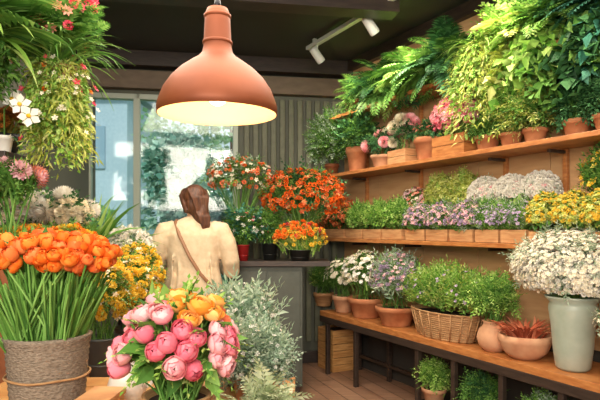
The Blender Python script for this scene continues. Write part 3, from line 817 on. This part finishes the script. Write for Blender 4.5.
# orange ranunculus
b = np.array([-.87, 1.9, TT]); mb = MB()
prof = [(0, 0), (.11, 0)]
for i in range(12): prof += [(.115+.0016*i, .02*i+.006), (.119+.0016*i, .02*i+.012)]
prof += [(.14, .255), (.145, .262), (.135, .268), (.125, .262), (.118, .2), (0, .2)]
lathe(mb, prof, b, BURLAP, 40)
tube(mb, [b+np.array([math.cos(a)*.136, math.sin(a)*.136, .13+.002*math.sin(a*5)]) for a in np.linspace(0, 2*PI, 40)], .004, WICKER, 6, False)
c = b+np.array([.02, 0, .53]); p, nn = dome(170, c, (.215, .17, .075), 0, (.75, 1.03), -.45)
base = b+np.array([0, 0, .21])+rng.uniform(-1, 1, size=(len(p), 3))*np.array([.09, .08, 0])
tube_stems(mb, base, p, .0045, STEM, .5, 6)
bl = b+np.array([0, 0, .21])+rng.uniform(-1, 1, size=(240, 3))*np.array([.1, .09, 0])
tl = bl*1.; tl[:, :2] = b[:2]+(bl[:, :2]-b[:2])*rng.uniform(1.5, 2.2, 240)[:, None]; tl[:, 2] += rng.uniform(.18, .28, 240)
tube_stems(mb, bl, tl, .004, STEM, .5, 5)
mb.inst(T_BLADE_S, bl[:90], orientY((tl-bl)[:90]+np.array([0, 0, .06]), .6), .26*rng.uniform(.7, 1.1, 90), G_MID)
D = nn+np.array([0, 0, .5])
k = np.arange(len(p)) % 3
for q, (mt, tp) in enumerate(((ORANGE, T_RAN), (ORMIX, T_RAN_C), (ORANGE, T_RAN_C))):
    mk = k == q; mb.inst(tp, p[mk], orientZ(D[mk]), .0245*rng.uniform(.75, 1.15, mk.sum()), mt, True)
p2, n2 = dome(60, c, (.2, .16, .08), 0, (.5, .9), -.3)
mb.inst(T_LEAF, p2, orientY(n2, .4), .05, G_MID)
mb.build('orange_ranunculus_bouquet')
# pink & peach ranunculus
b = np.array([-.355, 1.6, TT]); mb = MB(); pot(mb, 'basket', b, .095, .15, mat=WICKER)
c = b+np.array([.0, 0, .30])
n = 70; i_ = np.arange(n); zz = 1-(i_+.5)/n*1.5; ph = i_*2.39996; rr = np.sqrt(np.maximum(0, 1-zz**2))
dd = np.stack([rr*np.cos(ph), rr*np.sin(ph), zz], 1)+rng.normal(size=(n, 3))*.06
p = c+dd*np.array([.165, .15, .125])*rng.uniform(.9, 1.06, n)[:, None]; nn = norm(dd/np.array([.165, .15, .125]))
tube_stems(mb, b+np.array([0, 0, .13])+rng.uniform(-1, 1, size=(n, 3))*np.array([.05, .05, 0]), p, .004, STEM, .4, 5)
right = ((p[:, 0]-b[0]) > -.01) & ((p[:, 2]-c[2]) > .055)
sel = rng.integers(0, 3, n); keep = rng.uniform(0, 1, n) > .18
D = nn+np.array([0, 0, .3])
for msk, mt, tp in ((~right & (sel == 0), LPINK, T_RAN), (~right & (sel == 1), PINK, T_RAN), (~right & (sel == 2), PINK, T_RAN_C), (right & (sel == 0), CORAL, T_RAN), (right & (sel > 0), APRI, T_RAN_O)):
    msk = msk & keep
    mb.inst(tp, p[msk], orientZ(D[msk]), .030*rng.uniform(.82, 1.12, msk.sum()), mt, True)
p2, n2 = dome(170, c, (.15, .14, .12), 0, (.4, .95), -.7)
mb.inst(T_LEAF, p2, orientY(n2+np.array([0, 0, .1]), .4), .085*rng.uniform(.6, 1.1, len(p2)), G_MID)
mb.inst(T_SPRIG, p2[:90], orientY(n2[:90]+np.array([0, 0, .1]), .4), .085, G_BRIGHT)
mb.build('pink_ranunculus_bouquet')
# silver foliage
plant('silver_dusty_miller', (-.17, 2.0, TT), 'terra', .08, .1, .15, (.14, .12, .13), [(T_SPRIG, G_SILVER, 900, .055, 'out'), (T_SPRIG_T, G_SAGE, 400, .1, 'up')], [(T_STAR, WHITE, 160, .01, 'out')], pmat=TERRA_L)
plant('silver_eucalyptus', (-.24, 2.22, TT), 'bucket', .07, .14, .25, (.15, .12, .14), [(T_SPRIG_R, G_SILVER, 300, .06, 'up'), (T_SPRIG_T, G_SAGE, 300, .14, 'up')], [(T_MUM_S, WHITE, 140, .008, 'out')])
plant('potted_pale_fern', (-.12, 1.72, TT), 'terra', .05, .06, .1, (.07, .07, .05), [(T_FERN_S, multi('leaf_pale', ['#8a9a70', '#b0bb90', '#d4d8b6'], trans=.2), 90, .14, 'crown')], [], pmat=TERRA_L, stems=0)
# white pitcher
mb = MB(); b = np.array([-.62, 1.98, TT])
lathe(mb, [(0, 0), (.045, 0), (.062, .03), (.07, .07), (.06, .11), (.042, .14), (.046, .17), (.05, .175), (.044, .175), (.038, .14), (.05, .1), (0, .02)], b, CERAMIC)
tube(mb, [b+np.array(q) for q in ((.045, 0, .155), (.085, 0, .15), (.1, 0, .11), (.085, 0, .07), (.065, 0, .06))], .007, CERAMIC, 8)
mb.inst(T_BALLH, np.array([b+np.array([-.05, 0, .168])]), np.eye(3)[None], np.array([[.022, .014, .01]]), CERAMIC, True)
mb.build('white_ceramic_pitcher')
mb = MB()
for i in range(4): box(mb, (-.645, 1.78, TT+.012+i*.0245), (.11, .16, .022), WOODC, .06*(-1)**i)
mb.build('stack_of_wooden_boards', .002)

# ------------------------------------------------------------ pendant lamp
COP = solid('brushed_copper', '#7d4024', .55, .35, noise='#8e4c2c', nscale=4, scale=(1, 1, 1))
LIN = solid('lamp_enamel', '#f2cc9c', .6)
GLOW = solid('lamp_bulb_glow', '#ffe0a8', .5, emit=4)
lc = np.array([XW(217.5, 2.6), 2.6, 1.915]); R0 = .282
root = bpy.data.objects.new('copper_pendant_lamp', None); scene.collection.objects.link(root); root.location = lc
mb = MB()
prof = [(R0*.985, -.03), (R0*1.0, -.028), (R0*1.0, .005), (R0*.97, .035), (R0*.9, .085), (R0*.78, .135), (R0*.62, .18), (R0*.45, .215), (R0*.32, .24), (R0*.255, .262), (R0*.235, .29), (R0*.215, .40), (R0*.205, .445), (R0*.17, .47), (R0*.05, .475), (0, .476)]
lathe(mb, prof, (0, 0, 0), COP, 64)
lathe(mb, [(R0*.226, .3), (R0*.25, .305), (R0*.25, .315), (R0*.226, .32)], (0, 0, 0), COP, 48)
lathe(mb, [(R0*.21, .425), (R0*.228, .43), (R0*.228, .44), (R0*.2, .446)], (0, 0, 0), COP, 48)
s = mb.build('shade'); s.parent = root
mb = MB(); lathe(mb, [(R0*.985, -.03), (R0*.975, -.027), (R0*.975, .0), (R0*.94, .035), (R0*.87, .085), (R0*.75, .13), (R0*.59, .17), (R0*.4, .2), (.0, .21)], (0, 0, 0), LIN, 64)
s = mb.build('shade_lining'); s.parent = root
mb = MB(); tube(mb, [(0, 0, .21), (0, 0, .12)], [.03, .028], METAL, 16)
mb.inst(T_BALLH, np.array([[0, 0, .075]]), np.eye(3)[None], np.array([[.055, .055, .062]]), GLOW, True)
s = mb.build('bulb'); s.parent = root
mb = MB(); tube(mb, [(0, 0, .47), (0, 0, 3-lc[2]-.03)], .006, METAL, 8); tube(mb, [(0, 0, 3-lc[2]-.035), (0, 0, 3-lc[2])], [.05, .055], METAL, 20)
tube(mb, [(0, 0, .47), (0, 0, .52)], [.02, .012], METAL, 12)
s = mb.build('cord'); s.parent = root
def light(name, kind, loc, energy, col, size=.1, target=None, sy=None, spot=None):
    l = bpy.data.lights.new(name, kind); l.energy = energy; l.color = col
    if kind == 'AREA':
        l.size = size
        if sy: l.shape = 'RECTANGLE'; l.size_y = sy
    elif kind == 'SUN': l.angle = size
    else: l.shadow_soft_size = size
    if spot: l.spot_size = spot; l.spot_blend = .6
    o = bpy.data.objects.new(name, l); scene.collection.objects.link(o); o.location = loc
    if target is not None:
        o.rotation_euler = (Vector(target)-Vector(loc)).to_track_quat('-Z', 'Y').to_euler()
    return o
light('pendant_light', 'POINT', (lc[0], lc[1], lc[2]-.0), 13, (1, .76, .46), .06)

# track light
mb = MB(); TW = solid('track_white', '#d8d8d2', .4)
a0 = np.array([XW(308, 4.89), 4.89, 2.945]); Lt = 3.4
mid = a0-U*Lt/2
box(mb, mid, (Lt, .045, .03), TW, ROT)
for k in (.12, 1.0, 1.9): box(mb, a0-U*k+np.array([0, 0, .033]), (.03, .03, .035), TW, ROT)
heads = []
for k in (.16, .95, 1.9, 2.9):
    p = a0-U*k; tube(mb, [p-np.array([0, 0, .01]), p-np.array([0, 0, .07])], .01, TW, 8)
    d = norm(-N*.8+np.array([0, 0, -.9])); q = p-np.array([0, 0, .1])
    tube(mb, [q-d*.07, q-d*.06, q+d*.06, q+d*.075], [.02, .035, .038, .034], TW, 16); heads.append((q+d*.09, d))
mb.build('ceiling_track_light', .002)
for q, d in heads: light('track_spot', 'SPOT', q, 58, (1, .89, .71), .08, q+d, spot=2.1)

# ------------------------------------------------------------ woman
root = bpy.data.objects.new('woman', None); scene.collection.objects.link(root)
SHIRT = solid('linen_shirt', '#c6ae8e', .85, noise='#d8c2a2', nscale=12, scale=(2, 2, 2), bump=.3)
PANTS = solid('trousers', '#a38f78', .85, noise='#b09c84', nscale=10)
SKIN = solid('skin', '#d9a07c', .55); HAIR = solid('hair_auburn', '#3a2014', .5, noise='#6a4028', nscale=14, scale=(5, 5, .8), bump=.5)
SHOE = solid('shoe', '#3a2a22', .5)
def remesh(o, v, sm=6):
    m = o.modifiers.new('r', 'REMESH'); m.mode = 'VOXEL'; m.voxel_size = v; m.use_smooth_shade = True
    s = o.modifiers.new('s', 'SMOOTH'); s.factor = .6; s.iterations = sm
    o.parent = root; return o
def ell(mb, c, r, mat, R=None):
    mb.inst(T_BALLH, np.array([c]), (np.eye(3) if R is None else R)[None], np.array([r]), mat, True)
mb = MB()
tube(mb, [(0, 0, .80), (0, 0, .83), (0, 0, .95), (0, .0, 1.06), (0, -.005, 1.2), (0, -.01, 1.30), (0, -.008, 1.365), (0, 0, 1.405), (0, .005, 1.43)],
     [(.225, .15), (.225, .15), (.212, .145), (.19, .125), (.195, .13), (.205, .125), (.18, .1), (.115, .075), (.06, .055)], SHIRT, 28)
for sg in (-1, 1):
    tube(mb, [(sg*.13, -.005, 1.36), (sg*.2, -.01, 1.335), (sg*.245, -.02, 1.24), (sg*.275, -.01, 1.1), (sg*.28, .03, 1.03), (sg*.25, .12, 1.03), (sg*.22, .2, 1.06)],
         [.05, .072, .07, .066, .064, .056, .05], SHIRT, 16)
for k in range(7):
    x = -.16+.05*k
    tube(mb, [(x, -.122-.01*math.cos(x*6), .84), (x*.95+.01, -.122, 1.0), (x*.9, -.108, 1.16)], [.014, .012, .005], SHIRT, 8)
tube(mb, [(-.06, .0, 1.415), (-.05, -.045, 1.425), (0, -.06, 1.43), (.05, -.045, 1.425), (.06, .0, 1.415)], .012, SHIRT, 8)
remesh(mb.build('shirt'), .009, 3)
mb = MB()
for sg in (-1, 1):
    tube(mb, [(sg*.07, 0, .92), (sg*.1, 0, .82), (sg*.1, .0, .6), (sg*.1, -.005, .4), (sg*.1, -.01, .13), (sg*.1, -.01, .09)], [(.12, .12), (.115, .125), (.095, .1), (.08, .085), (.075, .08), (.075, .08)], PANTS, 20)
ell(mb, (0, 0, .9), (.19, .13, .1), PANTS)
remesh(mb.build('trousers'), .012, 4)
mb = MB()
for sg in (-1, 1):
    ell(mb, (sg*.1, .04, .045), (.045, .125, .045), SHOE); ell(mb, (sg*.1, -.02, .07), (.042, .055, .05), SHOE)
    box(mb, (sg*.1, .035, .012), (.08, .24, .022), SHOE)
remesh(mb.build('shoes'), .008, 3)
hz = 1.55; yaw = math.radians(28); RH = Rz(yaw)
def hd(p): return RH@np.array(p)+np.array([0, .01, hz])
mb = MB()
tube(mb, [(0, .0, 1.39), (0, .003, 1.44), (0, .01, 1.5)], [.052, .047, .05], SKIN, 20)
ell(mb, hd((0, -.005, .02)), (.074, .092, .09), SKIN, RH); ell(mb, hd((0, .03, -.045)), (.052, .058, .062), SKIN, RH)
ell(mb, hd((0, .06, -.085)), (.024, .022, .02), SKIN, RH)
tube(mb, [hd((0, .082, .02)), hd((0, .1, -.012)), hd((0, .09, -.026))], [.008, .013, .011], SKIN, 10)
ell(mb, hd((0, .086, -.052)), (.02, .01, .008), SKIN, RH)
for sg in (-1, 1): ell(mb, hd((sg*.076, -.005, -.008)), (.009, .018, .03), SKIN, RH)
remesh(mb.build('head'), .005, 3)
mb = MB()
for sg in (-1, 1):
    ell(mb, hd((sg*.03, .078, .012)), (.013, .009, .009), CERAMIC, RH); ell(mb, hd((sg*.03, .086, .012)), (.006, .003, .006), SHOE, RH)
    tube(mb, [hd((sg*.015, .088, .032)), hd((sg*.033, .086, .037)), hd((sg*.048, .076, .031))], .003, HAIR, 6)
ell(mb, hd((0, .094, -.052)), (.018, .005, .006), SALMON, RH)
o = mb.build('face_features'); o.parent = root
mb = MB()
ell(mb, hd((0, -.022, .03)), (.09, .1, .094), HAIR, RH); ell(mb, hd((0, -.05, -.03)), (.084, .068, .085), HAIR, RH)
ell(mb, hd((0, .01, .08)), (.06, .065, .035), HAIR, RH)
for sg in (-1, 1): tube(mb, [hd((sg*.045, .06, .085)), hd((sg*.08, .03, .04)), hd((sg*.08, -.01, -.01)), hd((sg*.066, -.05, -.08))], [.02, .022, .025, .028], HAIR, 10)
# loose gathered length down the back
tube(mb, [hd((.0, -.075, -.03)), hd((.012, -.095, -.09)), hd((.025, -.105, -.14)), hd((.04, -.11, -.19)), hd((.045, -.105, -.24)), hd((.04, -.1, -.29))], [(.075, .045), (.066, .042), (.052, .036), (.044, .03), (.03, .02), (.008, .008)], HAIR, 16)
for k in range(6):
    x = -.04+.017*k
    tube(mb, [hd((x, -.11, -.06)), hd((x*.9+.02, -.138, -.12)), hd((x*.6+.03, -.14, -.18)), hd((x*.4+.042, -.125, -.25))], [.01, .011, .01, .006], HAIR, 8)
for k in range(7):
    x = -.06+.02*k
    tube(mb, [hd((x, .03, .113-abs(x)*.35)), hd((x*1.15, -.06, .1-abs(x)*.3)), hd((x*1.05, -.118, .02)), hd((x*.7+.01, -.122, -.07))], [.006, .009, .01, .009], HAIR, 8)
remesh(mb.build('hair'), .005, 2)
for sg in (-1, 1):
    mb = MB(); w = np.array([sg*.215, .215, 1.065]); f = norm(np.array([-sg*.35, .9, .12])); s_ = norm(np.cross(f, [0, 0, 1.])); dn = np.array([0, 0, -1.])
    tube(mb, [w-f*.05, w, w+f*.03], [.03, .026, .026], SKIN, 14)
    tube(mb, [w+f*.01, w+f*.045, w+f*.085], [(.026, .018), (.036, .017), (.038, .014)], SKIN, 14)
    for i, ln in enumerate((.066, .076, .071, .056)):
        o_ = w+f*.08+s_*(-.029+.0195*i)
        tube(mb, [o_-f*.01, o_+f*ln*.4+dn*.006, o_+f*ln*.7+dn*.024, o_+f*ln*.8+dn*.045], [.0085, .008, .0075, .006], SKIN, 10)
    inner = norm(np.array([-sg*1., .3, -.2]))
    tube(mb, [w+f*.02+inner*.012, w+f*.04+inner*.035+dn*.006, w+f*.062+inner*.048+dn*.018, w+f*.078+inner*.046+dn*.03], [.013, .011, .0095, .007], SKIN, 10)
    remesh(mb.build('hand'), .0035, 2)
mb = MB()
sp = [(-.12, .0, 1.415), (-.125, -.06, 1.395), (-.09, -.13, 1.3), (-.02, -.145, 1.15), (.06, -.15, 1.02), (.14, -.145, .93), (.205, -.1, .87)]
tube(mb, sp, [(.012, .004)]*len(sp), solid('leather_strap', '#8a6040', .5), 8)
o = mb.build('bag_strap'); o.parent = root
mb = MB(); box(mb, (.262, -.02, .8), (.07, .22, .17), solid('leather_bag', '#8a5a36', .5)); o = mb.build('shoulder_bag', .02); o.parent = root
root.location = (XW(194, 4.1), 4.08, 0); root.rotation_euler = (0, 0, .12)

# ------------------------------------------------------------ lights & world
w = bpy.data.worlds.new('World'); scene.world = w; w.use_nodes = True
bg = w.node_tree.nodes['Background']; bg.inputs[0].default_value = (.72, .84, .88, 1); bg.inputs[1].default_value = .95
light('ceiling_softbox', 'AREA', (-.3, 2.9, 2.85), 100, (1, .88, .72), 2.0, (-.3, 2.9, 0), 2.0)
light('front_softbox', 'AREA', (-.5, -.8, 2.5), 200, (1, .9, .76), 2.4, (.2, 3.6, 1.2), 1.6)
light('window_daylight', 'SUN', (-4, -2, 8), 3.2, (1, .97, .9), .1, (-5.5, 6.0, 0))

cam = bpy.data.cameras.new('camera'); co = bpy.data.objects.new('camera', cam); scene.collection.objects.link(co)
co.location = (0, 0, H); co.rotation_euler = (PI/2, 0, 0)
cam.sensor_width = 36; cam.lens = 36*F/600; cam.shift_y = 28/600
cam.clip_start = .05
scene.camera = co

# ------------------------------------------------------------ square the whole place up to the right-hand wall
bpy.context.view_layer.update()
RM = Matrix.Rotation(PI/2-ROT, 4, 'Z')
for o in list(scene.objects):
    if o.parent: continue
    if o.type == 'MESH' and o.matrix_world == Matrix.Identity(4) and not o.children:
        o.data.transform(RM)
    else:
        o.matrix_world = RM@o.matrix_world
